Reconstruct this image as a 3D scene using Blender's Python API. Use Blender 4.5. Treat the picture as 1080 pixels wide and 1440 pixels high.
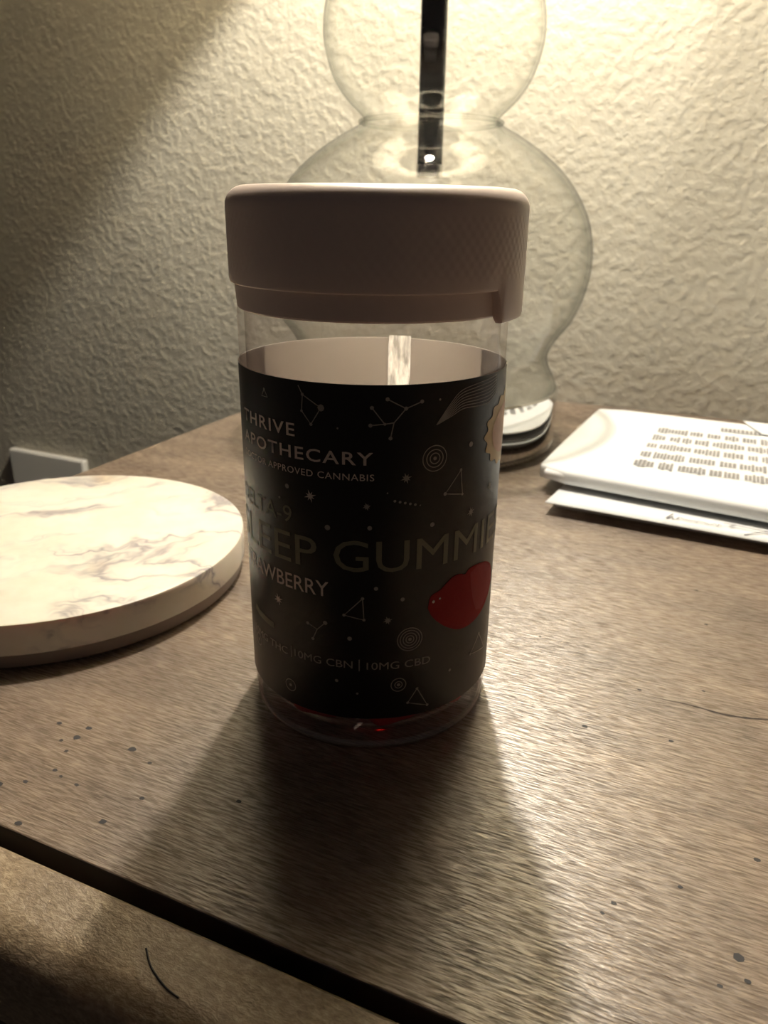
import bpy, bmesh, math, random
from mathutils import Vector, Matrix
random.seed(7)
for o in list(bpy.data.objects): bpy.data.objects.remove(o)

S = 0.025                       # one unit below = radius of the jar = 25 mm
TH = -0.432                     # turn of the nightstand and the wall against the view
PI = math.pi
scene = bpy.context.scene
COL = scene.collection

# ------------------------------------------------------------------ camera
cam = bpy.data.cameras.new('camera'); co = bpy.data.objects.new('camera', cam); COL.objects.link(co)
cam.sensor_fit = 'VERTICAL'; cam.sensor_height = 36.0; cam.lens = 1083/1440*36
cam.clip_start = 0.005; cam.clip_end = 50
yaw, pit, rol = 0.01721, 0.37258, 0.01397
CP = Vector((0, -5.860, 3.903))
fw = Vector((math.sin(yaw)*math.cos(pit), math.cos(yaw)*math.cos(pit), -math.sin(pit)))
rt = Vector((math.cos(yaw), -math.sin(yaw), 0)); up = rt.cross(fw)
R_ = math.cos(rol)*rt + math.sin(rol)*up; U_ = -math.sin(rol)*rt + math.cos(rol)*up
M = Matrix((R_, U_, -fw)).transposed().to_4x4(); M.translation = CP*S
co.matrix_world = M
cam.dof.use_dof = True; cam.dof.focus_distance = 5.1*S; cam.dof.aperture_fstop = 40
scene.camera = co

# ------------------------------------------------------------------ world (dim bounce of a dark bedroom) and exposure
w = bpy.data.worlds.new('room_dark'); scene.world = w; w.use_nodes = True
bg = w.node_tree.nodes['Background']; bg.inputs[0].default_value = (1.0, 0.80, 0.72, 1); bg.inputs[1].default_value = 0.027
vs = scene.view_settings
vs.view_transform = 'Standard'; vs.look = 'None'; vs.gamma = 1; vs.use_curve_mapping = False; vs.exposure = 0.0
scene.cycles.transparent_max_bounces = 40; scene.cycles.max_bounces = 14
BULB_W = 8.8

# ------------------------------------------------------------------ helpers
def obj(name, verts, faces, mat, parent=None, smooth=False, loc=(0, 0, 0), rotz=0, mats=None, fm=None):
    me = bpy.data.meshes.new(name)
    me.from_pydata([(a*S, b*S, c*S) for a, b, c in verts], [], faces); me.update()
    o = bpy.data.objects.new(name, me); COL.objects.link(o)
    for m in (mats or [mat]): me.materials.append(m)
    if fm: me.polygons.foreach_set('material_index', fm)
    if smooth: me.polygons.foreach_set('use_smooth', [True]*len(me.polygons))
    bm = bmesh.new(); bm.from_mesh(me); bmesh.ops.recalc_face_normals(bm, faces=bm.faces); bm.to_mesh(me); bm.free()
    o.location = [c*S for c in loc]; o.rotation_euler = (0, 0, rotz)
    if parent: o.parent = parent
    return o
def thing(name, label, cat, loc=(0, 0, 0), rotz=0, group=None):
    o = bpy.data.objects.new(name, None); COL.objects.link(o); o.empty_display_size = 0.01
    o.location = [c*S for c in loc]; o.rotation_euler = (0, 0, rotz)
    return tag(o, label, cat, group)
def tag(o, label, cat, group=None):
    o['label'] = label; o['category'] = cat
    if group: o['group'] = group
    return o
def structure(o, label, cat):
    o['kind'] = 'structure'; return tag(o, label, cat)
def autosmooth(o, ang=40):
    me = o.data; me.polygons.foreach_set('use_smooth', [True]*len(me.polygons))
    me.set_sharp_from_angle(angle=math.radians(ang))
def box(x0, x1, y0, y1, z0, z1):
    v = [(x, y, z) for z in (z0, z1) for y in (y0, y1) for x in (x0, x1)]
    return v, [(0, 2, 3, 1), (4, 5, 7, 6), (0, 1, 5, 4), (2, 6, 7, 3), (0, 4, 6, 2), (1, 3, 7, 5)]
def bevel(o, wd, seg=3):
    m = o.modifiers.new('bevel', 'BEVEL'); m.width = wd*S; m.segments = seg; m.limit_method = 'ANGLE'; m.harden_normals = False
    autosmooth(o, 35)
def lathe(prof, seg=96, closed=False):
    """prof: (r,z); closed joins last to first. r==0 ends collapse."""
    v = []; f = []; rows = []
    for r, z in prof:
        if r < 1e-6: rows.append([len(v)]); v.append((0, 0, z))
        else:
            rows.append(list(range(len(v), len(v)+seg)))
            v += [(r*math.sin(2*PI*i/seg), -r*math.cos(2*PI*i/seg), z) for i in range(seg)]
    pairs = list(zip(rows[:-1], rows[1:])) + ([(rows[-1], rows[0])] if closed else [])
    for a, b in pairs:
        for i in range(seg):
            j = (i+1) % seg
            if len(a) == 1 and len(b) == 1: continue
            if len(a) == 1: f.append((a[0], b[j], b[i]))
            elif len(b) == 1: f.append((a[i], a[j], b[0]))
            else: f.append((a[i], a[j], b[j], b[i]))
    return v, f
def spline(pts, n=8):
    out = []
    P = [pts[0]] + list(pts) + [pts[-1]]
    for i in range(1, len(P)-2):
        p0, p1, p2, p3 = [Vector(p) for p in P[i-1:i+3]]
        for k in range(n):
            t = k/n
            out.append(tuple(0.5*((2*p1)+(p2-p0)*t+(2*p0-5*p1+4*p2-p3)*t*t+(3*p1-p0-3*p2+p3)*t**3)))
    out.append(tuple(pts[-1])); return out
def tube(path, r, seg=8):
    v = []; f = []
    for i, p in enumerate(path):
        p = Vector(p); a = Vector(path[max(i-1, 0)]); b = Vector(path[min(i+1, len(path)-1)])
        d = (b-a).normalized(); s = d.cross(Vector((0, 0, 1)))
        if s.length < 1e-4: s = Vector((1, 0, 0))
        s.normalize(); t = d.cross(s)
        v += [tuple(p+r*(math.cos(2*PI*k/seg)*s+math.sin(2*PI*k/seg)*t)) for k in range(seg)]
    for i in range(len(path)-1):
        for k in range(seg):
            f.append((i*seg+k, i*seg+(k+1) % seg, (i+1)*seg+(k+1) % seg, (i+1)*seg+k))
    f.append(tuple(range(seg))[::-1]); f.append(tuple(range((len(path)-1)*seg, len(path)*seg)))
    return v, f
def L2W(u, v):
    c, s = math.cos(TH), math.sin(TH); return (u*c-v*s, u*s+v*c)

# ------------------------------------------------------------------ materials
class N:
    def __init__(self, name):
        self.m = bpy.data.materials.new(name); self.m.use_nodes = True; self.t = self.m.node_tree
        self.b = self.t.nodes['Principled BSDF']; self.out = self.t.nodes['Material Output']
    def n(self, typ, **kw):
        nd = self.t.nodes.new(typ)
        for k, v in kw.items():
            if k.startswith('i_'):
                nd.inputs[int(k[2:])].default_value = v
            else: setattr(nd, k, v)
        return nd
    def l(self, a, b): self.t.links.new(a, b)
    def math(self, op, a, b=None, c=None):
        nd = self.n('ShaderNodeMath', operation=op)
        for i, x in enumerate((a, b, c)):
            if x is None: continue
            if isinstance(x, (int, float)): nd.inputs[i].default_value = x
            else: self.l(x, nd.inputs[i])
        return nd.outputs[0]
    def coord(self, scale=(1, 1, 1), rot=(0, 0, 0), src='Object'):
        tc = self.n('ShaderNodeTexCoord'); mp = self.n('ShaderNodeMapping')
        mp.inputs['Scale'].default_value = scale; mp.inputs['Rotation'].default_value = rot
        self.l(tc.outputs[src], mp.inputs[0]); return mp.outputs[0]
    def noise(self, vec, scale, detail=4, rough=0.5, dist=0.0):
        nd = self.n('ShaderNodeTexNoise'); nd.inputs['Scale'].default_value = scale
        nd.inputs['Detail'].default_value = detail; nd.inputs['Roughness'].default_value = rough; nd.inputs['Distortion'].default_value = dist
        self.l(vec, nd.inputs['Vector']); return nd.outputs['Fac']
    def ramp(self, fac, stops):
        nd = self.n('ShaderNodeValToRGB'); e = nd.color_ramp.elements
        while len(e) < len(stops): e.new(0.5)
        for k, (p, c) in enumerate(stops):
            e[k].position = p; e[k].color = (*c, 1) if len(c) == 3 else c
        self.l(fac, nd.inputs[0]); return nd.outputs[0]
    def mix(self, fac, a, b, typ='MIX'):
        nd = self.n('ShaderNodeMix', data_type='RGBA', blend_type=typ)
        for k, x in ((0, fac), (6, a), (7, b)):
            if isinstance(x, (int, float)): nd.inputs[k].default_value = x
            elif isinstance(x, tuple): nd.inputs[k].default_value = (*x, 1)
            else: self.l(x, nd.inputs[k])
        return nd.outputs[2]
    def bump(self, h, strength, dist):
        nd = self.n('ShaderNodeBump'); nd.inputs['Strength'].default_value = strength; nd.inputs['Distance'].default_value = dist
        self.l(h, nd.inputs['Height']); return nd.outputs[0]
    def set(self, **kw):
        for k, v in kw.items():
            k = k.replace('_', ' ')
            s = self.b.inputs[k]
            if hasattr(v, 'links') or hasattr(v, 'is_linked'): self.l(v, s)
            elif isinstance(v, tuple): s.default_value = (*v, 1)
            else: s.default_value = v
        return self
def plain(name, col, rough=0.5, metal=0.0, spec=0.5, **kw):
    return N(name).set(Base_Color=col, Roughness=rough, Metallic=metal, **{'Specular_IOR_Level': spec}, **kw).m
def clear(name, tint, edge, rough=0.02, ior=1.45, haze=0.0, refl=0.7, pw=6.0):
    """thin clear wall: sees straight through, mirrors by Fresnel, a little greener where the wall is seen edge-on"""
    g = N(name); t = g.t; t.nodes.remove(g.b)
    lw = lw2 = g.n('ShaderNodeLayerWeight'); lw.inputs[0].default_value = 0.5
    tr = g.n('ShaderNodeBsdfTransparent'); gl = g.n('ShaderNodeBsdfGlossy'); gl.inputs['Roughness'].default_value = rough
    p = g.math('POWER', lw.outputs['Facing'], pw)
    g.l(g.mix(p, tint, edge), tr.inputs[0])
    f0 = ((ior-1)/(ior+1))**2
    fres = g.math('ADD', g.math('MULTIPLY', g.math('POWER', lw2.outputs['Facing'], 5.0), refl), f0)
    mx = g.n('ShaderNodeMixShader'); g.l(fres, mx.inputs[0]); g.l(tr.outputs[0], mx.inputs[1]); g.l(gl.outputs[0], mx.inputs[2])
    last = mx.outputs[0]
    if haze:
        df = g.n('ShaderNodeBsdfDiffuse'); df.inputs[0].default_value = (.9, .88, .85, 1)
        m2 = g.n('ShaderNodeMixShader'); m2.inputs[0].default_value = haze; g.l(last, m2.inputs[1]); g.l(df.outputs[0], m2.inputs[2]); last = m2.outputs[0]
    g.l(last, g.out.inputs[0]); return g.m

def mat_wall():
    g = N('painted_wall'); c = g.coord((1, 1, 1))
    a = g.noise(c, 220, 3, 0.5, 0.2); b = g.noise(c, 600, 2, 0.5); d = g.noise(c, 60, 2, 0.5)
    a2 = g.ramp(a, [(0.40, (0, 0, 0)), (0.64, (1, 1, 1))])
    hh = g.math('ADD', g.math('MULTIPLY', a2, 0.75), g.math('ADD', g.math('MULTIPLY', b, 0.16), g.math('MULTIPLY', d, 0.4)))
    g.set(Base_Color=(0.485, 0.458, 0.385), Roughness=0.62, Specular_IOR_Level=0.25, Normal=g.bump(hh, 0.40, 0.0010)); return g.m
def mat_wood():
    g = N('worn_brown_wood'); r = (0, 0, math.radians(-5))
    c1 = g.coord((230, 2300, 2300), r); c2 = g.coord((9, 110, 110), r); c3 = g.coord((24, 55, 55), r); c4 = g.coord((420, 2600, 2600), r)
    f1 = g.noise(c1, 1, 3, 0.6, 0.25); f2 = g.noise(c2, 1, 5, 0.6, 0.8); f3 = g.noise(c3, 1, 4, 0.6); f4 = g.noise(c4, 1, 2, 0.6)
    base = g.ramp(f2, [(0.28, (0.135, 0.094, 0.064)), (0.5, (0.205, 0.148, 0.104)), (0.72, (0.27, 0.202, 0.146))])
    st = g.ramp(f1, [(0.32, (0.62, 0.60, 0.59)), (0.47, (0.88, 0.88, 0.88)), (0.66, (1.6, 1.6, 1.6))])
    col = g.mix(0.85, base, st, 'MULTIPLY')
    pat = g.ramp(f3, [(0.36, (0.72, 0.72, 0.74)), (0.6, (1.05, 1.05, 1.03))])
    col = g.mix(0.75, col, pat, 'MULTIPLY')
    ro = g.n('ShaderNodeMapRange'); g.l(f1, ro.inputs[0]); ro.inputs[1].default_value = .36; ro.inputs[2].default_value = .62; ro.inputs[3].default_value = 0.55; ro.inputs[4].default_value = 0.36
    sp = g.n('ShaderNodeMapRange'); g.l(f1, sp.inputs[0]); sp.inputs[1].default_value = .36; sp.inputs[2].default_value = .62; sp.inputs[3].default_value = 0.25; sp.inputs[4].default_value = 1.0
    hh = g.math('ADD', g.math('MULTIPLY', f1, 0.8), g.math('ADD', g.math('MULTIPLY', f4, 0.35), g.math('MULTIPLY', f2, .5)))
    g.set(Base_Color=col, Roughness=ro.outputs[0], Specular_IOR_Level=sp.outputs[0], Normal=g.bump(hh, 0.6, 0.0004))
    nb = g.b.inputs['Normal'].links[0].from_socket; g.l(nb, g.b.inputs['Coat Normal'])
    cw = g.n('ShaderNodeMapRange'); g.l(f1, cw.inputs[0]); cw.inputs[1].default_value = .40; cw.inputs[2].default_value = .62; cw.inputs[3].default_value = 0.3; cw.inputs[4].default_value = 1.0
    g.set(Coat_Weight=cw.outputs[0], Coat_Roughness=0.30, Coat_IOR=1.8); return g.m
def mat_rough_wood():
    g = N('worn_edge_wood'); c = g.coord((700, 1500, 1500), (0, 0, math.radians(12))); c2 = g.coord((60, 60, 60))
    f = g.noise(c, 1, 4, 0.7, 0.3); f2 = g.noise(c2, 1, 3, 0.6)
    col = g.ramp(f, [(0.3, (0.19, 0.135, 0.08)), (0.5, (0.32, 0.24, 0.155)), (0.7, (0.50, 0.40, 0.28))])
    col = g.mix(0.6, col, g.ramp(f2, [(0.35, (0.7, 0.68, 0.66)), (0.65, (1.1, 1.08, 1.0))]), 'MULTIPLY')
    g.set(Base_Color=col, Roughness=0.36, Specular_IOR_Level=0.9, Normal=g.bump(f, 0.5, 0.0004)); return g.m
def mat_marble():
    g = N('cream_marble'); c = g.coord((1, 1, 1), (0, 0, math.radians(-24)))
    wob = g.noise(c, 28, 4, 0.6)
    tc = g.n('ShaderNodeVectorMath', operation='ADD'); g.l(c, tc.inputs[0])
    cmb = g.n('ShaderNodeCombineXYZ'); g.l(g.math('MULTIPLY', wob, 0.05), cmb.inputs[1]); g.l(cmb.outputs[0], tc.inputs[1])
    sc = g.n('ShaderNodeMapping'); sc.inputs['Scale'].default_value = (14, 42, 30); g.l(tc.outputs[0], sc.inputs[0])
    v = g.noise(sc.outputs[0], 1, 5, 0.55, 0.6)
    vein = g.math('ABSOLUTE', g.math('SUBTRACT', v, 0.5))
    vm = g.ramp(vein, [(0.0, (1, 1, 1)), (0.028, (0.30, 0.30, 0.30)), (0.075, (0, 0, 0))])
    patch = g.ramp(g.noise(c, 34, 3, 0.6), [(0.42, (0, 0, 0)), (0.62, (1, 1, 1))])
    fac = g.math('MULTIPLY', vm, patch)
    cl = g.ramp(g.noise(c, 60, 4, 0.6), [(0.3, (0.74, 0.68, 0.56)), (0.6, (0.82, 0.77, 0.67))])
    col = g.mix(g.math('MULTIPLY', fac, 0.85), cl, (0.26, 0.235, 0.26))
    och = g.ramp(g.noise(c, 22, 2, 0.5), [(0.66, (0, 0, 0)), (0.74, (1, 1, 1))])
    col = g.mix(g.math('MULTIPLY', och, 0.45), col, (0.62, 0.44, 0.20))
    g.set(Base_Color=col, Roughness=0.38, Specular_IOR_Level=0.4, Subsurface_Weight=0.15); g.b.inputs['Subsurface Scale'].default_value = 0.003
    return g.m
def mat_cap():
    g = N('taupe_plastic'); tc = g.n('ShaderNodeTexCoord'); sp = g.n('ShaderNodeSeparateXYZ'); g.l(tc.outputs['Object'], sp.inputs[0])
    a = g.math('ARCTAN2', sp.outputs[1], sp.outputs[0]); k = 92.0
    z = g.math('MULTIPLY', sp.outputs[2], k/(1.06*S)*0.8)
    s = g.math('MULTIPLY', g.math('SINE', g.math('MULTIPLY', a, k)), g.math('SINE', z))
    m1 = g.n('ShaderNodeMapRange'); g.l(sp.outputs[2], m1.inputs[0])
    m1.inputs[1].default_value = 3.48*S; m1.inputs[2].default_value = 3.53*S
    m2 = g.n('ShaderNodeMapRange'); g.l(sp.outputs[2], m2.inputs[0])
    m2.inputs[1].default_value = 3.90*S; m2.inputs[2].default_value = 3.86*S
    hgt = g.math('MULTIPLY', s, g.math('MULTIPLY', m1.outputs[0], m2.outputs[0]))
    g.set(Base_Color=(0.80, 0.67, 0.615), Roughness=0.36, Specular_IOR_Level=0.5, Normal=g.bump(hgt, 0.2, 0.00015)); return g.m
def mat_paper(name, col):
    g = N(name); c = g.coord((1, 1, 1)); f = g.noise(c, 500, 3, 0.6); f2 = g.noise(c, 30, 3, .5)
    g.set(Base_Color=col, Roughness=0.75, Specular_IOR_Level=0.2, Normal=g.bump(g.math('ADD', g.math('MULTIPLY', f, .3), f2), 0.25, 0.0005)); return g.m
def mat_gummy():
    g = N('red_gummy'); t = g.t
    g.set(Base_Color=(0.55, 0.03, 0.035), Roughness=0.45, Subsurface_Weight=0.6); g.b.inputs['Subsurface Radius'].default_value = (1, .15, .12); g.b.inputs['Subsurface Scale'].default_value = 0.006
    tr = g.n('ShaderNodeBsdfTransparent'); tr.inputs[0].default_value = (0.75, 0.07, 0.06, 1)
    mx = g.n('ShaderNodeMixShader'); mx.inputs[0].default_value = 0.15
    g.l(g.b.outputs[0], mx.inputs[1]); g.l(tr.outputs[0], mx.inputs[2]); g.l(mx.outputs[0], g.out.inputs[0]); return g.m
def mat_shade():
    g = N('linen_shade'); t = g.t; t.nodes.remove(g.b)
    c = g.coord((1, 1, 1)); f = g.noise(c, 900, 2, 0.6)
    col = g.ramp(f, [(0.3, (0.82, 0.77, 0.66)), (0.7, (0.93, 0.89, 0.79))])
    d = g.n('ShaderNodeBsdfDiffuse'); tl = g.n('ShaderNodeBsdfTranslucent'); g.l(col, d.inputs[0]); g.l(col, tl.inputs[0])
    mx = g.n('ShaderNodeMixShader'); mx.inputs[0].default_value = 0.6
    g.l(d.outputs[0], mx.inputs[1]); g.l(tl.outputs[0], mx.inputs[2]); g.l(mx.outputs[0], g.out.inputs[0]); return g.m
def mat_emit(name, col, s):
    g = N(name); g.set(Base_Color=col, Emission_Color=col, Emission_Strength=s); return g.m

MW = mat_wall(); MWOOD = mat_wood(); MEDGE = mat_rough_wood(); MMARB = mat_marble(); MCAP = mat_cap()
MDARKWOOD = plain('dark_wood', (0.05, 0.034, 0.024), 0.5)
MGROOVE = plain('gap_shade_and_crack', (0.03, 0.02, 0.014), 0.7)  # near-black that carries the gap's shade in its colour; also fills the crack
def film(name, col, rough, tcol, share):
    g = N(name); g.set(Base_Color=col, Roughness=rough)
    tl = g.n('ShaderNodeBsdfTranslucent'); tl.inputs[0].default_value = (*tcol, 1)
    mx = g.n('ShaderNodeMixShader'); mx.inputs[0].default_value = share
    g.l(g.b.outputs[0], mx.inputs[1]); g.l(tl.outputs[0], mx.inputs[2]); g.l(mx.outputs[0], g.out.inputs[0]); return g.m
MLABEL = film('black_label_film', (0.012, 0.0105, 0.0085), 0.36, (.8, .7, .66), 0.0)
MLABELBACK = film('added_translucent_back', (0.45, 0.43, 0.41), 0.45, (.92, .89, .84), .55)  # added unseen label back, translucent to let lamp light brighten the jar inside
MLABELIN = film('label_back_paper', (0.85, 0.81, 0.77), 0.6, (.92, .88, .84), .5)
MINK = plain('cream_print', (0.85, 0.74, 0.66), 0.5)
MINKG = plain('grey_print', (0.42, 0.39, 0.345), 0.5)
MOLIVE = plain('olive_print', (0.225, 0.22, 0.145), 0.5)
MREDP = plain('red_print', (0.33, 0.012, 0.014), 0.6, spec=.15)
MPINKP = plain('pink_print', (0.38, 0.035, 0.04), 0.6, spec=.15)
MSUN = plain('orange_print', (0.80, 0.46, 0.26), 0.5)
MSUNY = plain('yellow_print', (0.80, 0.60, 0.28), 0.5)
MPET = clear('clear_plastic', (0.985, 0.975, 0.97), (0.84, 0.79, 0.78), 0.06, 1.36, 0.02, refl=.45, pw=5)
MGLASS = clear('clear_glass', (0.995, 0.998, 0.99), (0.24, 0.27, 0.265), 0.01, 1.55, 0.01, refl=.5, pw=5.5)
MGLASSIN = clear('clear_glass_inner', (1, 1, 1), (0.86, 0.88, 0.86), 0.01, 1.16, 0.0, refl=.1, pw=5)
MCHROME = plain('polished_chrome', (0.75, 0.75, 0.74), 0.06, 1.0)
MBLACK = plain('black_enamel', (0.012, 0.013, 0.016), 0.22)
MPAPER = mat_paper('white_paper', (0.74, 0.75, 0.75)); MPAPER2 = mat_paper('white_paper_inner', (0.70, 0.69, 0.68))
MTYPE = plain('typed_ink', (0.26, 0.25, 0.24), 0.7)
MPEN = plain('pen_ink', (0.10, 0.09, 0.10), 0.7)
MPLATE = plain('white_plate_plastic', (0.72, 0.71, 0.67), 0.35)
MGUM = mat_gummy(); MSHADE = mat_shade()
MSPECK = plain('dark_speck', (0.018, 0.016, 0.018), 0.6)
MFLOOR = plain('dark_carpet', (0.10, 0.085, 0.07), 0.95)
MFIL = mat_emit('glowing_filament', (1.0, 0.86, 0.62), 30)

# ------------------------------------------------------------------ setting
WV = 11.773
v, f = box(-60, 60, WV, WV+4, -24, 70)
structure(obj('wall_back', v, f, MW, rotz=TH), 'cream painted wall with orange-peel texture behind the lamp', 'wall')
v, f = box(-60, 60, -60, WV+4, -26, -24)
structure(obj('floor', v, f, MFLOOR, rotz=TH), 'dark bedroom floor below the nightstand', 'floor')

# wall outlet cover plate
ou0, ou1, oz1 = -18.2, -15.08, -3.36
t = thing('outlet_plate', 'white plastic outlet cover plate low on the wall beyond the table edge', 'outlet', (*L2W((ou0+ou1)/2, WV), oz1-2.3), TH)
hw = (ou1-ou0)/2
v, f = box(-hw, hw, -0.26, 0.0, -2.3, 2.3)
bevel(obj('cover', v, f, MPLATE, t), 0.07)
for zz in (-0.85, 0.85):
    rr = lathe([(0, .05), (.62, .05), (.66, .02), (.66, -.02)], 32); rv = [(a, -0.26-c, b*1.0+zz) for a, b, c in rr[0]]
    so = obj('socket', rv, rr[1], MPLATE, t); autosmooth(so)
    for xx in (-.22, .22):
        v, f = box(xx-.04, xx+.04, -.325, -.30, zz-.02, zz+.25); obj('slot', v, f, MBLACK, so)
rr = lathe([(0, .03), (.09, .03), (.12, 0)], 16); obj('screw', [(a, -.26-c, b) for a, b, c in rr[0]], rr[1], MCHROME, t)

# ------------------------------------------------------------------ nightstand
NS = thing('nightstand', 'weathered brown wooden nightstand against the wall, under everything', 'nightstand', (0, 0, 0), TH)
U0, U1 = -6.56, 13.5
v, f = box(U0, U1, -2.636, WV-.03, -.62, 0)
tp = obj('top_panel', v, f, None, NS, mats=[MWOOD, MGROOVE], fm=[0, 0, 1, 0, 0, 0]); bevel(tp, 0.014, 2)  # front face coloured near-black, the shade in the gap painted in
# worn rounded front moulding behind a narrow gap
prof = [(-2.745, -.62), (-2.745, -.035)]
prof += [(-2.772, -.012)]
prof += [(-2.772-.30-.26*math.sin(a), -.012-.30*(1-math.cos(a))) for a in [k*PI/2/9 for k in range(10)]]
prof += [(-3.332, -.62)]
v = [(U0, a, b) for a, b in prof]+[(U1, a, b) for a, b in prof]; n = len(prof)
f = [(i, (i+1) % n, n+(i+1) % n, n+i) for i in range(n)]+[tuple(range(n)), tuple(range(n, 2*n))[::-1]]
mo = obj('edge_molding', v, f, MEDGE, NS); autosmooth(mo, 30)
v, f = box(U0+.05, U1-.05, -2.75, -2.62, -.63, -.40); obj('groove_bottom', v, f, MGROOVE, NS)
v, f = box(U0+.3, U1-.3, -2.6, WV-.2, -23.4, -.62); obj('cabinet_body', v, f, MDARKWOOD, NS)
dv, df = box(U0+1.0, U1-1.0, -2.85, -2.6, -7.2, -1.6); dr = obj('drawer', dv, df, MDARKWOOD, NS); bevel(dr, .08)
kp = lathe([(0, .9), (.35, .88), (.5, .7), (.42, .45), (.2, .3), (.18, 0)], 24)
kn = obj('knob', [(a+(U0+U1)/2, -2.85-c, b-4.4) for a, b, c in kp[0]], kp[1], MBLACK, dr); autosmooth(kn)
for uu in (U0+.8, U1-.8):
    for vv in (-2.1, WV-.9):
        v, f = box(uu-.45, uu+.45, vv-.45, vv+.45, -24, -23.4); obj('foot', v, f, MDARKWOOD, NS)
# crack in the veneer
cp = spline([(2.30, .80), (2.50, .815), (2.68, .815), (2.90, .80), (3.1, .835), (3.28, .885), (3.7, .93), (4.3, .95)], 6)
v = []; f = []
for i, (a, b) in enumerate(cp):
    wd = 0.022*min(1, i/14)*(1+.3*math.sin(i*1.7))
    v += [(a, b-wd/2, .002), (a, b+wd/2, .002)]
f = [(2*i, 2*i+2, 2*i+3, 2*i+1) for i in range(len(cp)-1)]
obj('crack', v, f, MGROOVE, tp)
SP = [[-1.76, -1.71, 1.7], [-1.76, -1.58, 1.3], [-2.02, -1.63, 1.1], [-1.27, -1.64, 1.6], [-1.04, -1.71, .8], [-1.87, -2.35, 1.6], [-1.72, -2.25, 1], [-1.62, -2.07, 1], [-1.53, -2.1, .8], [-1.36, -2.12, 1], [-.84, -2.03, .9], [-1.43, -2.57, 1.3], [-.93, -2.32, 1.3], [-1.71, -1.87, .8], [-1.84, -1.79, .9], [-.2, -1.77, 1], [1.87, .14, 1.2], [3.15, -.8, 1], [2.71, -1.24, .8], [2.35, -1.54, .8], [2.3, -1.64, .7], [3.05, -1.62, 1.5], [3.1, -1.76, 1], [2.96, -1.85, .8], [2.53, .24, .9], [2.73, 1.09, .8], [2.21, .87, .9], [2.55, 3.15, 1], [2.69, 2.37, .9], [1.2, 1.4, .8], [3.4, .3, .9]]
v = []; f = []
for a, b, s in SP:
    i0 = len(v); r = .017*s
    v += [(a+r*1.4*math.cos(k*PI/4)*random.uniform(.7, 1.2), b+r*math.sin(k*PI/4)*random.uniform(.7, 1.2), .002) for k in range(8)]; f.append(tuple(range(i0, i0+8)))
o = obj('dark_specks', v, f, MSPECK, tp); o['kind'] = 'stuff'
hv, hf = tube([(p[0], p[1], p[2]) for p in spline([(-.02, -2.96, -.005), (.08, -3.04, -.005), (.22, -3.10, -.01), (.33, -3.12, -.012)], 6)], .006, 5)
tag(obj('stray_hair', hv, hf, MSPECK, rotz=TH), 'thin dark stray hair curled on the front edge of the nightstand', 'hair')

# ------------------------------------------------------------------ coaster
CX, CY, CR = -3.542, 2.149, 2.075
t = thing('coaster', 'round cream marble coaster with grey veins left of the jar', 'coaster', (CX, CY, 0))
e = .03
v, f = lathe([(0, .48), (CR-e, .48), (CR-.3*e, .48-.3*e), (CR, .48-e), (CR-.005, .17), (CR-.02, .155), (0, .155)], 128)
autosmooth(obj('marble_slab', v, f, MMARB, t))
v, f = lathe([(0, .155), (CR-.075, .155), (CR-.06, .14), (CR-.05, .02), (CR-.07, 0), (0, 0)], 128)
autosmooth(obj('base_layer', v, f, plain('brown_resin_base', (.34, .27, .225), .35), t))

# ------------------------------------------------------------------ glass lamp
LX, LY = 0.92, 8.16
LP = thing('table_lamp', 'clear bubble glass table lamp on a chrome foot behind the jar', 'lamp', (LX, LY, 0))
v, f = lathe([(0, 0), (2.40, 0), (2.42, .03), (2.42, .08), (2.37, .10), (2.37, .14), (2.43, .17), (2.43, 1.0), (2.40, 1.03), (0, 1.03)], 128)
autosmooth(obj('chrome_foot', v, f, MCHROME, LP), 30)
out = spline([(2.40, 1.04), (2.33, 1.2), (2.22, 1.42), (2.20, 1.62), (2.34, 1.9), (2.58, 2.25), (2.75, 2.75), (2.79, 3.2), (2.72, 3.65), (2.55, 4.05), (2.26, 4.45), (1.86, 4.8), (1.45, 5.06), (1.22, 5.18), (1.13, 5.25)], 6)
def shell(outp, th):
    inn = []
    for i, (r, z) in enumerate(outp):
        a = Vector(outp[max(i-1, 0)]); b = Vector(outp[min(i+1, len(outp)-1)]); d = (b-a).normalized()
        inn.append((r-th*d.y, z+th*d.x))
    return list(outp)+inn[::-1]
def globe(name, prof, th):
    v, f = lathe(shell(prof, th), 128, True); n = (len(prof)-1)*128
    return obj(name, v, f, None, LP, True, mats=[MGLASS, MGLASSIN], fm=[0 if k < n else 1 for k in range(len(f))])
globe('lower_globe', out, .07)
flo = [(0, 1.60), (1.2, 1.58), (1.85, 1.56), (2.12, 1.60)]
v, f = lathe(flo, 96); obj('globe_floor', v, f, MGLASSIN, LP, True)
out2 = spline([(1.13, 5.255), (1.10, 5.30), (1.17, 5.38), (1.40, 5.60), (1.60, 5.90), (1.72, 6.30), (1.74, 6.6), (1.68, 6.95), (1.5, 7.3), (1.2, 7.6), (.9, 7.8)], 6)
globe('upper_globe', out2, .06)
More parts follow.
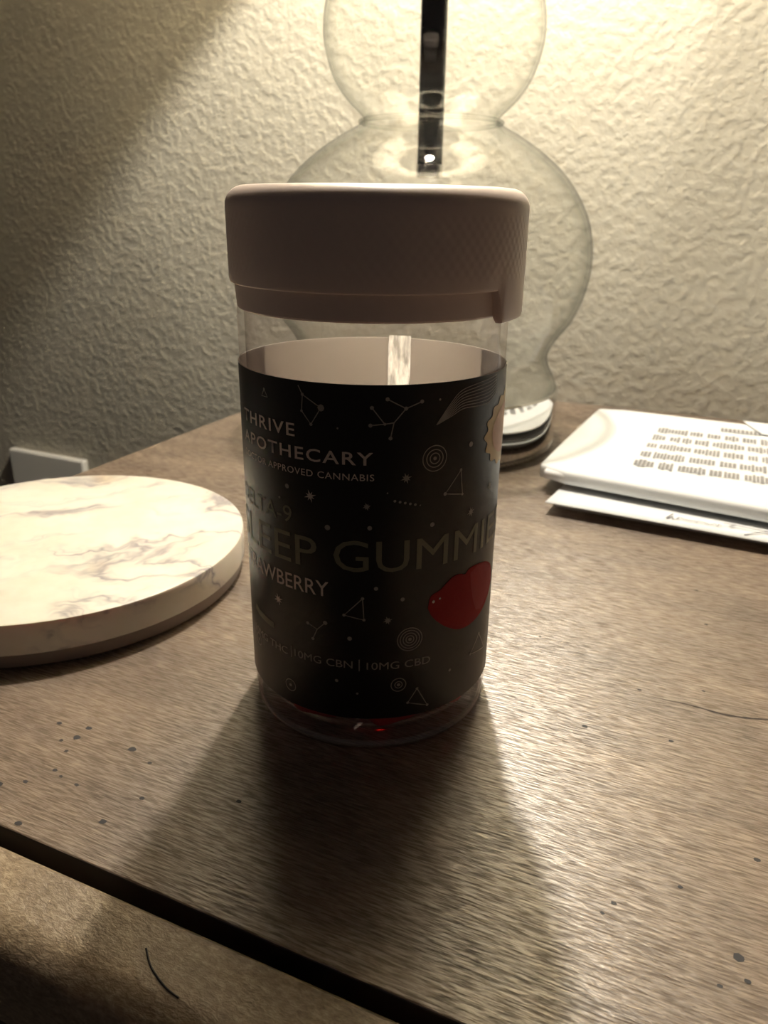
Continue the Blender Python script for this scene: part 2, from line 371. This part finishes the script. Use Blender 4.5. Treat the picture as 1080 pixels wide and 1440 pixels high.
# glass lip where the two bubbles are fused
v, f = lathe([(1.145+.05*math.cos(a), 5.25+.035*math.sin(a)) for a in [k*2*PI/10 for k in range(10)]], 96, True); obj('neck_ring', v, f, MGLASS, LP, True)
v, f = lathe([(0, 4.44), (.19, 4.44), (.21, 4.46), (.21, 7.8), (0, 7.8)], 32); autosmooth(obj('stem', v, f, MBLACK, LP))
v, f = lathe([(0, 4.42), (.2, 4.42), (.225, 4.44), (.225, 4.62), (.2, 4.64), (0, 4.64)], 32); autosmooth(obj('stem_nut', v, f, MCHROME, LP))
v, f = lathe([(0, 7.78), (.95, 7.78), (.95, 7.82), (.95, 7.95), (.5, 8.15), (.25, 8.3), (.25, 11.2), (.36, 11.3), (.36, 12.5), (0, 12.5)], 48); autosmooth(obj('socket', v, f, MCHROME, LP), 30)
bp = spline([(.33, 12.5), (.36, 13.1), (.7, 14.2), (1.1, 15.2), (1.15, 15.8), (.9, 16.5), (.45, 16.8), (0.0, 16.9)], 6)
v, f = lathe(bp, 48); obj('bulb', v, f, clear('bulb_glass', (1, 1, 1), (.9, .9, .9), .02, 1.2), LP, True)
SB, ST, SR = 11.85, 20.5, 3.8
v, f = lathe([(SR, SB), (SR, ST), (SR-.04, ST), (SR-.04, SB)], 96, True); sh = obj('lamp_shade', v, f, MSHADE, LP); autosmooth(sh)
for k in range(3):
    a = k*2*PI/3+.3
    tv, tf = tube([(.34*math.cos(a), .34*math.sin(a), 12.2), (SR*math.cos(a)*.99, SR*math.sin(a)*.99, 12.2)], .05, 6); obj('spoke', tv, tf, MCHROME, sh)
pl = bpy.data.lights.new('bulb_light', 'POINT'); pl.energy = BULB_W; pl.color = (1.0, 0.925, 0.80); pl.shadow_soft_size = .36*S
po = bpy.data.objects.new('bulb_light', pl); COL.objects.link(po); po.parent = LP; po.location = (0, 0, 15.7*S)

# ------------------------------------------------------------------ papers at the right
def sheet_quad(c, z, thick=0.012, n=14, sag=0.0, zl=None):
    """slightly curved sheet over the four uv corners fl, fr, br, bl"""
    fl, fr, br, bl = [Vector(x) for x in c]; v = []; f = []
    for s in (0, 1):
        for j in range(n+1):
            for i in range(n+1):
                a, b = i/n, j/n
                p = (fl*(1-a)+fr*a)*(1-b)+(bl*(1-a)+br*a)*b
                zz = z(a, b) - (thick if s else 0)
                x, y = L2W(p.x, p.y); v.append((x, y, zz))
    m = (n+1)*(n+1)
    for j in range(n):
        for i in range(n):
            q = [j*(n+1)+i, j*(n+1)+i+1, (j+1)*(n+1)+i+1, (j+1)*(n+1)+i]; f.append(tuple(q)); f.append(tuple(m+k for k in q[::-1]))
    rim = [i for i in range(n+1)]+[(j)*(n+1)+n for j in range(1, n+1)]+[n*(n+1)+i for i in range(n-1, -1, -1)]+[j*(n+1) for j in range(n-1, 0, -1)]
    for k in range(len(rim)):
        a, b = rim[k], rim[(k+1) % len(rim)]; f.append((a, m+a, m+b, b))
    return v, f
LT = thing('folded_letter', 'thin folded white letter with pen marks lying under the thick one', 'letter', (0, 0, 0))
lowc = [(.46, 4.74), (8.9, 4.25), (9.1, 8.2), (.62, 8.7)]
v, f = sheet_quad(lowc, lambda a, b: .045+.13*(1-b)**3*(1-.3*a), .012); obj('top_fold', v, f, MPAPER, LT, True)
lowc2 = [(.55, 5.05), (8.8, 4.6), (9.05, 8.15), (.65, 8.65)]
v, f = sheet_quad(lowc2, lambda a, b: .026, .02); obj('bottom_fold', v, f, MPAPER2, LT)
def scrib(u0, u1, v0, z, seed, amp):
    rnd = random.Random(seed); pts = []; k = 0; uu = u0
    while uu < u1:
        pts.append((uu, v0-.058*(uu-.46)+rnd.uniform(-amp, amp))); uu += rnd.uniform(.015, .05)
    return pts
def ribbon(pts, wd, z):
    v = []; f = []
    for i, p in enumerate(pts):
        a = Vector(pts[max(i-1, 0)]); b = Vector(pts[min(i+1, len(pts)-1)]); d = (b-a)
        if d.length < 1e-6: d = Vector((1, 0))
        d.normalize(); nn = Vector((-d.y, d.x))*wd/2; p = Vector(p)
        for q in (p-nn, p+nn): v.append((*L2W(q.x, q.y), z))
    f = [(2*i, 2*i+2, 2*i+3, 2*i+1) for i in range(len(pts)-1)]; return v, f
hv, hf = [], []
for pts in (scrib(2.05, 2.75, 5.03, 0, 3, .05), [(2.05, 4.88), (2.12, 5.08)], [(2.75, 5.02), (3.1, 4.97), (3.6, 4.93)], [(3.0, 4.70), (3.2, 4.9), (3.35, 4.97)], scrib(3.3, 5.2, 5.0, 0, 9, .06), [(2.82, 4.92), (2.9, 5.02)]):
    a, b = ribbon(pts, .022, .162); b = [tuple(x+len(hv) for x in q) for q in b]; hv += a; hf += b
obj('pen_marks', hv, hf, MPEN, LT)

DC = thing('folded_document', 'thick folded bundle of typed white paper right of the lamp', 'document', (0, 0, 0))
doc = [(.14, 5.58), (8.6, 4.45), (9.0, 9.4), (.36, 9.86)]
def doc_shell(z0, z1, inset, thick):
    """folded sheet: flat back and front leaves joined by a rounded fold along the near edge"""
    n = 16; prof = []
    for j in range(n+1): prof.append((1-j/n*.972, z1+.02*math.sin(j/n*PI)))
    for k in range(1, 10):
        a = k/10*PI; prof.append((.028-.028*abs(math.sin(a))**.6, (z0+z1)/2+(z1-z0)/2*(abs(math.cos(a))**.6)*(1 if a < PI/2 else -1)))
    for j in range(n+1): prof.append((.028+j/n*.97, z0))
    fl, fr, br, bl = [Vector(x) for x in doc]; m = 20; v = []; f = []
    for s in (0, 1):
        for i in range(m+1):
            a = inset+(i/m)*(1-inset)
            droop = 1-.35*math.exp(-((a)/.035)**2)
            for k, (b, z) in enumerate(prof):
                b2 = b
                # rounded outer corners at the left end
                ca = max(0.0, 1-a/.014); b2 = b2+ca*ca*.035*(1-2*b2)*abs(1-2*b2)**5
                pos = (fl*(1-a)+fr*a)*(1-b2)+(bl*(1-a)+br*a)*b2
                cen = (z0+z1)/2; zz = z
                zz = cen+(z-cen)*(1-(thick/(z1-z0)*2 if s else 0)); 
                v.append((*L2W(pos.x, pos.y), zz))
    P = len(prof); Q = (m+1)*P
    for i in range(m):
        for k in range(P-1):
            q = (i*P+k, (i+1)*P+k, (i+1)*P+k+1, i*P+k+1); f.append(q); f.append(tuple(Q+x for x in q[::-1]))
    for k in range(P-1):
        f.append((k, k+1, Q+k+1, Q+k)); e0 = m*P; f.append((e0+k+1, e0+k, Q+e0+k, Q+e0+k+1))
    for i in range(m):
        f.append((i*P, Q+i*P, Q+(i+1)*P, (i+1)*P)); b = P-1; f.append((i*P+b, (i+1)*P+b, Q+(i+1)*P+b, Q+i*P+b))
    return v, f
v, f = doc_shell(.185, .395, 0, .014); autosmooth(obj('outer_sheet', v, f, MPAPER, DC), 30)
v, f = doc_shell(.215, .36, .012, .014); autosmooth(obj('inner_sheet', v, f, MPAPER2, DC), 30)
# typed lines: five rows of word-length blocks and a heading
def uvq(a, b): return a, b
rows = [((1.555, 8.52), 0), ((1.52, 8.0), 0), ((1.485, 7.46), 0), ((1.45, 6.92), 0), ((1.415, 6.40), 0)]
rnd = random.Random(5)
for (u0, v0), _ in rows:
    tv, tf = [], []; uu = u0
    while uu < 8.1:
        wl = rnd.choice((.12, .2, .28, .36, .45)); i0 = len(tv)
        k = uu
        while k < uu+wl:                       # letters as small upright dabs
            lw = rnd.uniform(.035, .05); hh = rnd.choice((.26, .30, .38))
            a = v0-.035*(k-u0); i0 = len(tv)
            for q in ((k, a-hh/2), (k+lw, a-hh/2), (k+lw, a+hh/2), (k, a+hh/2)): tv.append((*L2W(*q), .4175))
            tf.append((i0, i0+1, i0+2, i0+3)); k += lw+.012
        uu += wl+.075
    obj('typed_line', tv, tf, MTYPE, DC)
tv, tf = [], []; k = 2.55
while k < 3.15:
    lw = rnd.uniform(.04, .06); hh = .26; a = 9.05; i0 = len(tv)
    for q in ((k, a-hh/2), (k+lw, a-hh/2), (k+lw, a+hh/2), (k, a+hh/2)): tv.append((*L2W(*q), .4175))
    tf.append((i0, i0+1, i0+2, i0+3)); k += lw+.015
obj('heading', tv, tf, MTYPE, DC)
# loose slip lying across the far corner
v, f = sheet_quad([(3.2, 8.95), (7.4, 8.6), (7.7, 9.5), (2.9, 9.78)], lambda a, b: .445-.02*a, .014); o = obj('paper_slip', v, f, MPAPER, None, True)
tag(o, 'small white paper slip on top of the typed bundle at the frame edge', 'paper')

# ------------------------------------------------------------------ gummy jar
JR = thing('gummy_jar', 'clear plastic jar with black star-printed label and taupe screw cap', 'jar')
jo = [(0, .06), (.70, .05), (.86, .03), (.90, .0), (.945, .0), (.965, .02), (.962, .06), (.975, .10), (.992, .18), (.995, .24), (.995, 3.17), (1.0, 3.185), (.995, 3.20), (.99, 3.29), (.93, 3.32), (.93, 3.72)]
ji = [(.88, 3.72), (.88, 3.36), (.945, 3.30), (.945, .30), (.93, .22), (.88, .15), (.75, .12), (0, .13)]
v, f = lathe(jo+ji, 128); autosmooth(obj('jar_body', v, f, MPET, JR), 50)
v, f = lathe([(.952, .085), (.975, .072), (.983, .055), (.975, .038), (.952, .03)], 128); obj('base_ring', v, f, clear('jar_rim_plastic', (.85, .80, .80), (.6, .56, .56), .15, 2.3, .10), JR, True)
LB, LTp, LR = .326, 2.87, 1.006
g0, g1 = PI-math.radians(7.7), PI-math.radians(19.4)      # seam gap at the back, right of the axis
a0 = g0-2*PI+0.0; a1 = g1
a0 = -(2*PI-g0)
seg = 160; nz = 6; v = []; f = []; fm = []
for rr in (LR, .9985):
    for j in range(nz+1):
        for i in range(seg+1):
            a = a0+(a1-a0)*i/seg; z = LB+(LTp-LB)*j/nz; v.append((rr*math.sin(a), -rr*math.cos(a), z))
W_ = seg+1; Q = W_*(nz+1)
for j in range(nz):
    for i in range(seg):
        q = (j*W_+i, j*W_+i+1, (j+1)*W_+i+1, (j+1)*W_+i); f.append(q); fm.append(2 if abs(a0+(a1-a0)*(i+.5)/seg) > 2.05 else 0); f.append(tuple(Q+x for x in q[::-1])); fm.append(1)
for i in range(seg):
    f.append((i, Q+i, Q+i+1, i+1)); fm.append(0); b = nz*W_; f.append((b+i, b+i+1, Q+b+i+1, Q+b+i)); fm.append(1)
for j in range(nz):
    f.append((j*W_, (j+1)*W_, Q+(j+1)*W_, Q+j*W_)); fm.append(0); b = seg; f.append((j*W_+b, Q+j*W_+b, Q+(j+1)*W_+b, (j+1)*W_+b)); fm.append(0)
LAB = obj('label', v, f, None, JR, True, mats=[MLABEL, MLABELIN, MLABELBACK], fm=fm); autosmooth(LAB, 40)
LAB['label'] = 'black wrap label printed with stars and lettering'

def mat_seam_glare():
    g = N('seam_glare_film'); t = g.t; t.nodes.remove(g.b)
    tl = g.n('ShaderNodeBsdfTranslucent'); tl.inputs[0].default_value = (.95, .93, .9, 1); tr = g.n('ShaderNodeBsdfTransparent')
    mx = g.n('ShaderNodeMixShader'); mx.inputs[0].default_value = .18
    nz_ = g.ramp(g.noise(g.coord((600, 600, 160)), 1, 3, .6), [(.38, (0, 0, 0)), (.62, (.7, .7, .7))]); g.l(nz_, mx.inputs[0])
    g.l(tl.outputs[0], mx.inputs[1]); g.l(tr.outputs[0], mx.inputs[2]); g.l(mx.outputs[0], g.out.inputs[0]); return g.m
v = []; f = []
for j in range(13):
    for i in range(5):
        a = g1+(g0-g1)*i/4; wv = .012*math.sin(j*2.1+i); v.append((1.0*math.sin(a+wv), -1.0*math.cos(a+wv), LB+(LTp+.02-LB)*j/12))
f = [(j*5+i, j*5+i+1, j*5+i+6, j*5+i+5) for j in range(12) for i in range(4)]
obj('seam_glare', v, f, mat_seam_glare(), JR, True)  # added whitish film, stands in for the bright glare at the label gap
PRr = LR+.0035
def cyl(azr, z, r=PRr): return (r*math.sin(azr), -r*math.cos(azr), z)
def D(a): return math.radians(a)
def on_label(name, faces2d, mat, lift=0.0):
    """faces2d: (verts [(arc,z)], faces) -> wrapped on the label"""
    vv, ff = faces2d
    return obj(name, [cyl(a, z, PRr+lift) for a, z in vv], ff, mat, LAB)
def stroke(pts, wd, V, F, closed=False):
    """polyline in (deg, z) -> strip in (rad, z); jar radius 1 so arc = rad"""
    P = [Vector((D(a), z)) for a, z in pts]
    Q = []
    if closed: P = P+[P[0]]
    for i in range(len(P)-1):
        n = max(1, int((P[i+1]-P[i]).length/.05))
        for k in range(n): Q.append(P[i].lerp(P[i+1], k/n))
    Q.append(P[-1]); i0 = len(V)
    for i, p in enumerate(Q):
        d = Q[min(i+1, len(Q)-1)]-Q[max(i-1, 0)]
        d = d.normalized() if d.length > 1e-9 else Vector((1, 0)); nn = Vector((-d.y, d.x))*wd/2
        V += [tuple(p-nn), tuple(p+nn)]
    F += [(i0+2*i, i0+2*i+2, i0+2*i+3, i0+2*i+1) for i in range(len(Q)-1)]
def dot(a, z, r, V, F, n=8):
    i0 = len(V); V += [(D(a)+r*math.cos(2*PI*k/n), z+r*math.sin(2*PI*k/n)) for k in range(n)]; F.append(tuple(range(i0, i0+n)))
def arcs(a, z, r): return [(a+math.degrees(r*math.cos(2*PI*k/28)), z+r*math.sin(2*PI*k/28)) for k in range(28)]

def lettering(s, az0, az1, zb, h, mat, spacing=1.0, bold=0.0):
    cu = bpy.data.curves.new('lettering', 'FONT'); cu.body = s; cu.size = 1; cu.space_character = spacing; cu.resolution_u = 3; cu.offset = bold
    to = bpy.data.objects.new('lettering', cu); COL.objects.link(to)
    dg = bpy.context.evaluated_depsgraph_get(); me = bpy.data.meshes.new_from_object(to.evaluated_get(dg))
    bpy.data.objects.remove(to)
    bm = bmesh.new(); bm.from_mesh(me)
    xs = [q.co.x for q in bm.verts]; ys = [q.co.y for q in bm.verts]
    x0, x1 = min(xs), max(xs); capb = 0.0; caph = 0.73*1.0
    ref = [q.co.y for q in bm.verts]; capt = max(ref) if '|' not in s else 0.70
    y0 = 0.0
    A0, A1 = D(az0), D(az1)
    for q in bm.verts:
        a = A0+(q.co.x-x0)/(x1-x0)*(A1-A0); z = zb+(q.co.y-y0)/(capt-y0)*h
        q.co = Vector(cyl(a, z))*S
    bm.to_mesh(me); bm.free()
    me.materials.clear(); me.materials.append(mat)
    o = bpy.data.objects.new('lettering', me); COL.objects.link(o); o.parent = LAB
    return o
lettering('THRIVE', -66, -31, 2.49, .088, MINK, 1.15, .012)
lettering('APOTHECARY', -67, .4, 2.336, .088, MINK, 1.15, .012)
lettering('DOCTOR APPROVED CANNABIS', -67, .9, 2.226, .047, MINK, 1.1, .005)
lettering('DELTA-9', -74, -33.7, 1.852, .125, MOLIVE)
lettering('SLEEP', -79, -22.3, 1.545, .232, MOLIVE)
lettering('GUMMIES', -15.2, 79, 1.555, .235, MOLIVE)
lettering('STRAWBERRY', -75, -17.4, 1.335, .118, MINK, 1.0, .005)
lettering('10MG THC', -66, -38.6, .752, .062, MINKG, 1.0)
lettering('10MG CBN', -34.6, -7.5, .765, .062, MINKG, 1.0)
lettering('10MG CBD', -1.6, 26.2, .76, .062, MINKG, 1.0)
V, F = [], []
for a in (-36.4, -4.7): stroke([(a, .745), (a, .845)], .008, V, F)
on_label('divider', (V, F), MINKG)
def art(name, fn, mat=MINKG):
    V, F = [], []; fn(V, F); return on_label(name, (V, F), mat)
LWD = .0075
def cons(edges, dots):
    def fn(V, F):
        for e in edges: stroke(e, LWD, V, F)
        for d in dots: dot(d[0], d[1], d[2] if len(d) > 2 else .014, V, F)
    return fn
art('constellation', cons([[(5.5, 2.78), (12.5, 2.716), (18.6, 2.757)], [(12.5, 2.716), (8, 2.624), (6.8, 2.52)], [(8, 2.624), (4.6, 2.616), (-.7, 2.607)], [(4.6, 2.616), (-.2, 2.724)]],
    [(5.5, 2.78), (12.5, 2.716), (18.6, 2.757), (6.8, 2.52), (-.7, 2.607), (-.2, 2.724), (4.6, 2.616, .01)]))
art('constellation', cons([[(-28.8, 2.841), (-27, 2.783), (-19.4, 2.707), (-23.6, 2.59), (-27.5, 2.673), (-27, 2.783)]], [(-27, 2.783, .012), (-19.4, 2.707, .024), (-23.6, 2.59, .012), (-27.5, 2.673, .01)]))
art('constellation', cons([[(37.6, 2.243), (30.1, 2.091), (39.1, 2.059), (37.6, 2.243)]], [(37.6, 2.243, .012), (30.1, 2.091), (39.1, 2.059, .01)]))
art('constellation', cons([[(-3.4, 1.346), (-11, 1.205), (-2.8, 1.175), (-3.4, 1.346)]], [(-3.4, 1.346, .013), (-11, 1.205, .013), (-2.8, 1.175, .012)]))
art('constellation', cons([[(-27.2, 1.088), (-22.8, 1.053), (-19.1, 1.12)], [(-22.8, 1.053), (-24.9, .967)]], [(-27.2, 1.088), (-19.1, 1.12, .017), (-24.9, .967, .013)]))
art('constellation', cons([[(20.4, .558), (16.3, .446), (25.6, .387), (20.4, .558)]], [(20.4, .558, .012), (16.3, .446, .012), (25.6, .387, .012)]))
art('constellation', cons([[(58.1, .795), (50.9, .668), (66, .60), (58.1, .795)]], [(58.1, .795, .012), (50.9, .668, .012)]))
art('constellation', cons([[(-46.8, 2.77), (-48.5, 2.72), (-44.8, 2.72), (-46.8, 2.77)]], [(-46.8, 2.77, .01)]))
def swirl(a, z, rs):
    def fn(V, F):
        for r in rs: stroke(arcs(a, z, r), .007, V, F, True)
        dot(a, z, .014, V, F)
    return fn
art('planet_rings', swirl(24.8, 2.36, (.037, .062, .09)))
art('planet_rings', swirl(16.5, .995, (.03, .052, .074, .094)))
art('planet_rings', swirl(12, .617, (.028, .056)))
art('planet_rings', swirl(-37.5, .488, (.05,)))
art('planet_rings', swirl(-62, .70, (.05,)))
def star(a, z, r, n=4):
    def fn(V, F):
        for k in range(n):
            t = PI*k/n+.3; rr = r*(1 if k % 2 == 0 else .8)
            i0 = len(V)
            for q in ((rr*math.cos(t), rr*math.sin(t)), (.010*math.cos(t+PI/2), .010*math.sin(t+PI/2)), (-rr*math.cos(t), -rr*math.sin(t)), (.010*math.cos(t-PI/2), .010*math.sin(t-PI/2))):
                V.append((D(a)+q[0], z+q[1]))
            F.append((i0, i0+1, i0+2, i0+3))
    return fn
MSTAR = MINK
for a, z, r in ((13.2, 2.239, .042), (-1.9, 2.043, .03), (-24.7, 2.083, .048), (45, 1.899, .042), (-43.2, 1.195, .05), (6.9, 1.167, .036), (59.2, 2.032, .04)):
    art('printed_star', star(a, z, r), MINKG if r < .045 else MINK)
for a, z, r in ((-35.6, 2.121, .018), (-17.5, 1.871, .021), (24.7, 1.88, .018), (42.6, 2.411, .02), (2.0, 1.426, .016), (12.9, 1.33, .016), (-8.7, 1.016, .018), (-14.4, .646, .014), (-5.5, .55, .01), (37, .63, .012), (-.7, 1.887, .017), (-40, 2.02, .01), (26, 2.76, .008), (6, 2.14, .006), (-13, 2.58, .007)):
    art('printed_dot', lambda V, F: dot(a, z, r, V, F), MINKG)
art('dotted_trail', lambda V, F: [dot(8.9+k*2.05, 2.081-k*.009, .010 if k < 5 else .006, V, F) for k in range(6)])
upc = [(24.867, 2.591), (30.272, 2.711), (35.486, 2.796), (43.129, 2.826), (52.741, 2.841), (59.09, 2.852)]
loc_ = [(24.867, 2.591), (31.832, 2.64), (37.416, 2.676), (45.678, 2.673), (53.937, 2.678), (60.28, 2.728)]
def comet(V, F):
    for k in range(8):
        t = k/7; pts = spline([(a[0]*(1-t)+b[0]*t, a[1]*(1-t)+b[1]*t) for a, b in zip(upc, loc_)], 6); stroke(pts, .0065, V, F)
art('comet', comet)
def blob(outline, rings=5):
    c = Vector((sum(p[0] for p in outline)/len(outline), sum(p[1] for p in outline)/len(outline))); V = [(D(c.x), c.y)]; F = []; n = len(outline)
    for r in range(1, rings+1):
        for p in outline: q = c.lerp(Vector(p), r/rings); V.append((D(q.x), q.y))
    for i in range(n): F.append((0, 1+i, 1+(i+1) % n))
    for r in range(rings-1):
        for i in range(n): j = (i+1) % n; b = 1+r*n; F.append((b+i, b+n+i, b+n+j, b+j))
    return V, F
heart = [(24.15, 1.223), (25.283, 1.317), (29.7, 1.351), (35.447, 1.423), (40, 1.432), (43.5, 1.41), (46, 1.44), (51.341, 1.442), (60, 1.41), (68, 1.33), (72, 1.20), (68, 1.085), (60.529, 1.0), (51.653, .955), (41.797, .958), (33.192, 1.034), (26.727, 1.137)]
hs = spline(heart+[heart[0]], 3)[:-1]
hb = on_label('strawberry_gummy_print', blob(hs), MREDP)
V, F = blob([(47, 1.40), (52, 1.43), (60, 1.40), (67, 1.32), (70, 1.20), (65, 1.10), (58, 1.02), (53, 1.05), (50, 1.16), (48, 1.28)]); on_label('strawberry_highlight', (V, F), MPINKP, .002)
V, F = [], []; dot(26.6, 1.27, .012, V, F); dot(29.7, 1.283, .009, V, F); on_label('sparkle', (V, F), MINK, .002)
sc, szz, sr = 75.5, 2.42, .40
sun = [(sc+math.degrees((sr+.022*math.cos(16*t))*math.cos(t)), szz+.66*(sr+.022*math.cos(16*t))*math.sin(t)) for t in [k*2*PI/112 for k in range(112)]]
on_label('sun_print', blob(sun), MSUNY)
sun2 = [(sc+math.degrees(.30*math.cos(t)), szz+.19*math.sin(t)) for t in [k*2*PI/48 for k in range(48)]]
on_label('sun_print_core', blob(sun2), MSUN, .002)
V, F = [], []
stroke([(-64, .985), (-60, .962), (-50, .945), (-47, .945)], .05, V, F); on_label('leaf_mark', (V, F), MOLIVE)

# cap: knurled skirt with a finger tab on the right, open window at the front
CT, CBt, TBt = 4.055, 3.425, 3.215
def tabz(azd):
    """lower edge of the skirt by azimuth (degrees, 0 = facing the camera)"""
    a = (azd+180) % 360-180
    def edge(x, wdt): t = max(0, min(1, x/wdt)); return t*t*(3-2*t)
    k = min(edge(a-48.0, 4.0), edge(152-a, 4.0))
    k2 = min(edge((a if a > 0 else a+360)-(48+180), 4.0), edge(332-(a if a > 0 else a+360), 4.0)) if False else 0
    return CBt+(TBt-CBt)*max(k, k2)
CRo = 1.06; seg = 240; rnd_r = .13
rows = []
def row(r, zf): rows.append([(r, zf(360*i/seg)) for i in range(seg)])
row(.985, lambda a: tabz(a)+.02); row(1.0, lambda a: tabz(a)); row(CRo-.022, lambda a: tabz(a)); row(CRo-.006, lambda a: tabz(a)+.008); row(CRo, lambda a: tabz(a)+.028)
row(CRo+.002, lambda a: 3.6); row(CRo+.002, lambda a: CT-rnd_r-.01)
for k in range(1, 9):
    t = k/8*PI/2; row(CRo+.002-rnd_r*(1-math.cos(t)), lambda a, t=t: CT-rnd_r+rnd_r*math.sin(t))
row(.4, lambda a: CT+.004)
v = []; f = []
for rw in rows:
    for i, (r, z) in enumerate(rw):
        a = 2*PI*i/seg; v.append((r*math.sin(a), -r*math.cos(a), z))
for j in range(len(rows)-1):
    for i in range(seg):
        k = (i+1) % seg; f.append((j*seg+i, j*seg+k, (j+1)*seg+k, (j+1)*seg+i))
b = (len(rows)-1)*seg; v.append((0, 0, CT+.004)); f += [(b+i, b+(i+1) % seg, len(v)-1) for i in range(seg)]
# inner wall and inner ceiling
i0 = len(v)
for z in (3.9,):
    for i in range(seg): a = 2*PI*i/seg; v.append((.985*math.sin(a), -.985*math.cos(a), z))
v.append((0, 0, 3.9))
for i in range(seg):
    k = (i+1) % seg; f.append((i0+i, i0+k, k, i)); f.append((i0+k, i0+i, len(v)-1))
cap = obj('cap', v, f, MCAP, JR, loc=(.025, 0, 0)); autosmooth(cap, 40); cap['label'] = 'taupe plastic cap with knurled grip and side tab'
v, f = lathe([(.94, 3.262), (.985, 3.25), (1.0, 3.262), (1.012, 3.42), (1.012, 3.47), (.94, 3.47)], 128, True)
autosmooth(obj('cap_collar', v, f, MCAP, cap, loc=(-.015, 0, 0)), 40)

# gummies inside, showing red through the clear foot of the jar
def gummy(x, y, z, s, rz, k):
    bm = bmesh.new(); bmesh.ops.create_cube(bm, size=2); bmesh.ops.bevel(bm, geom=bm.edges[:]+bm.verts[:], offset=.55, segments=3, affect='EDGES', profile=.5)
    me = bpy.data.meshes.new('gummy'); bm.to_mesh(me); bm.free()
    for q in me.vertices: q.co = Vector((q.co.x*(1-.12*q.co.z), q.co.y*(1-.12*q.co.z), q.co.z*.8))*s*S
    me.polygons.foreach_set('use_smooth', [True]*len(me.polygons)); me.materials.append(MGUM)
    o = bpy.data.objects.new('gummy', me); COL.objects.link(o); o.location = (x*S, y*S, z*S); o.rotation_euler = (0, 0, rz)
    return tag(o, 'red gummy at the bottom of the clear jar', 'gummy', 'red gummies in the jar')
k = 0
for zz, rr, n, ph in ((.31, .68, 8, .2), (.67, .66, 8, .6), (1.03, .66, 8, .2)):
    for i in range(n): a = ph+i*2*PI/n; gummy(rr*math.cos(a), rr*math.sin(a), zz, .205, a+.05*k, k); k += 1
    gummy(.16, .14, zz, .215, ph, k); gummy(-.26, -.16, zz, .2, ph, k)
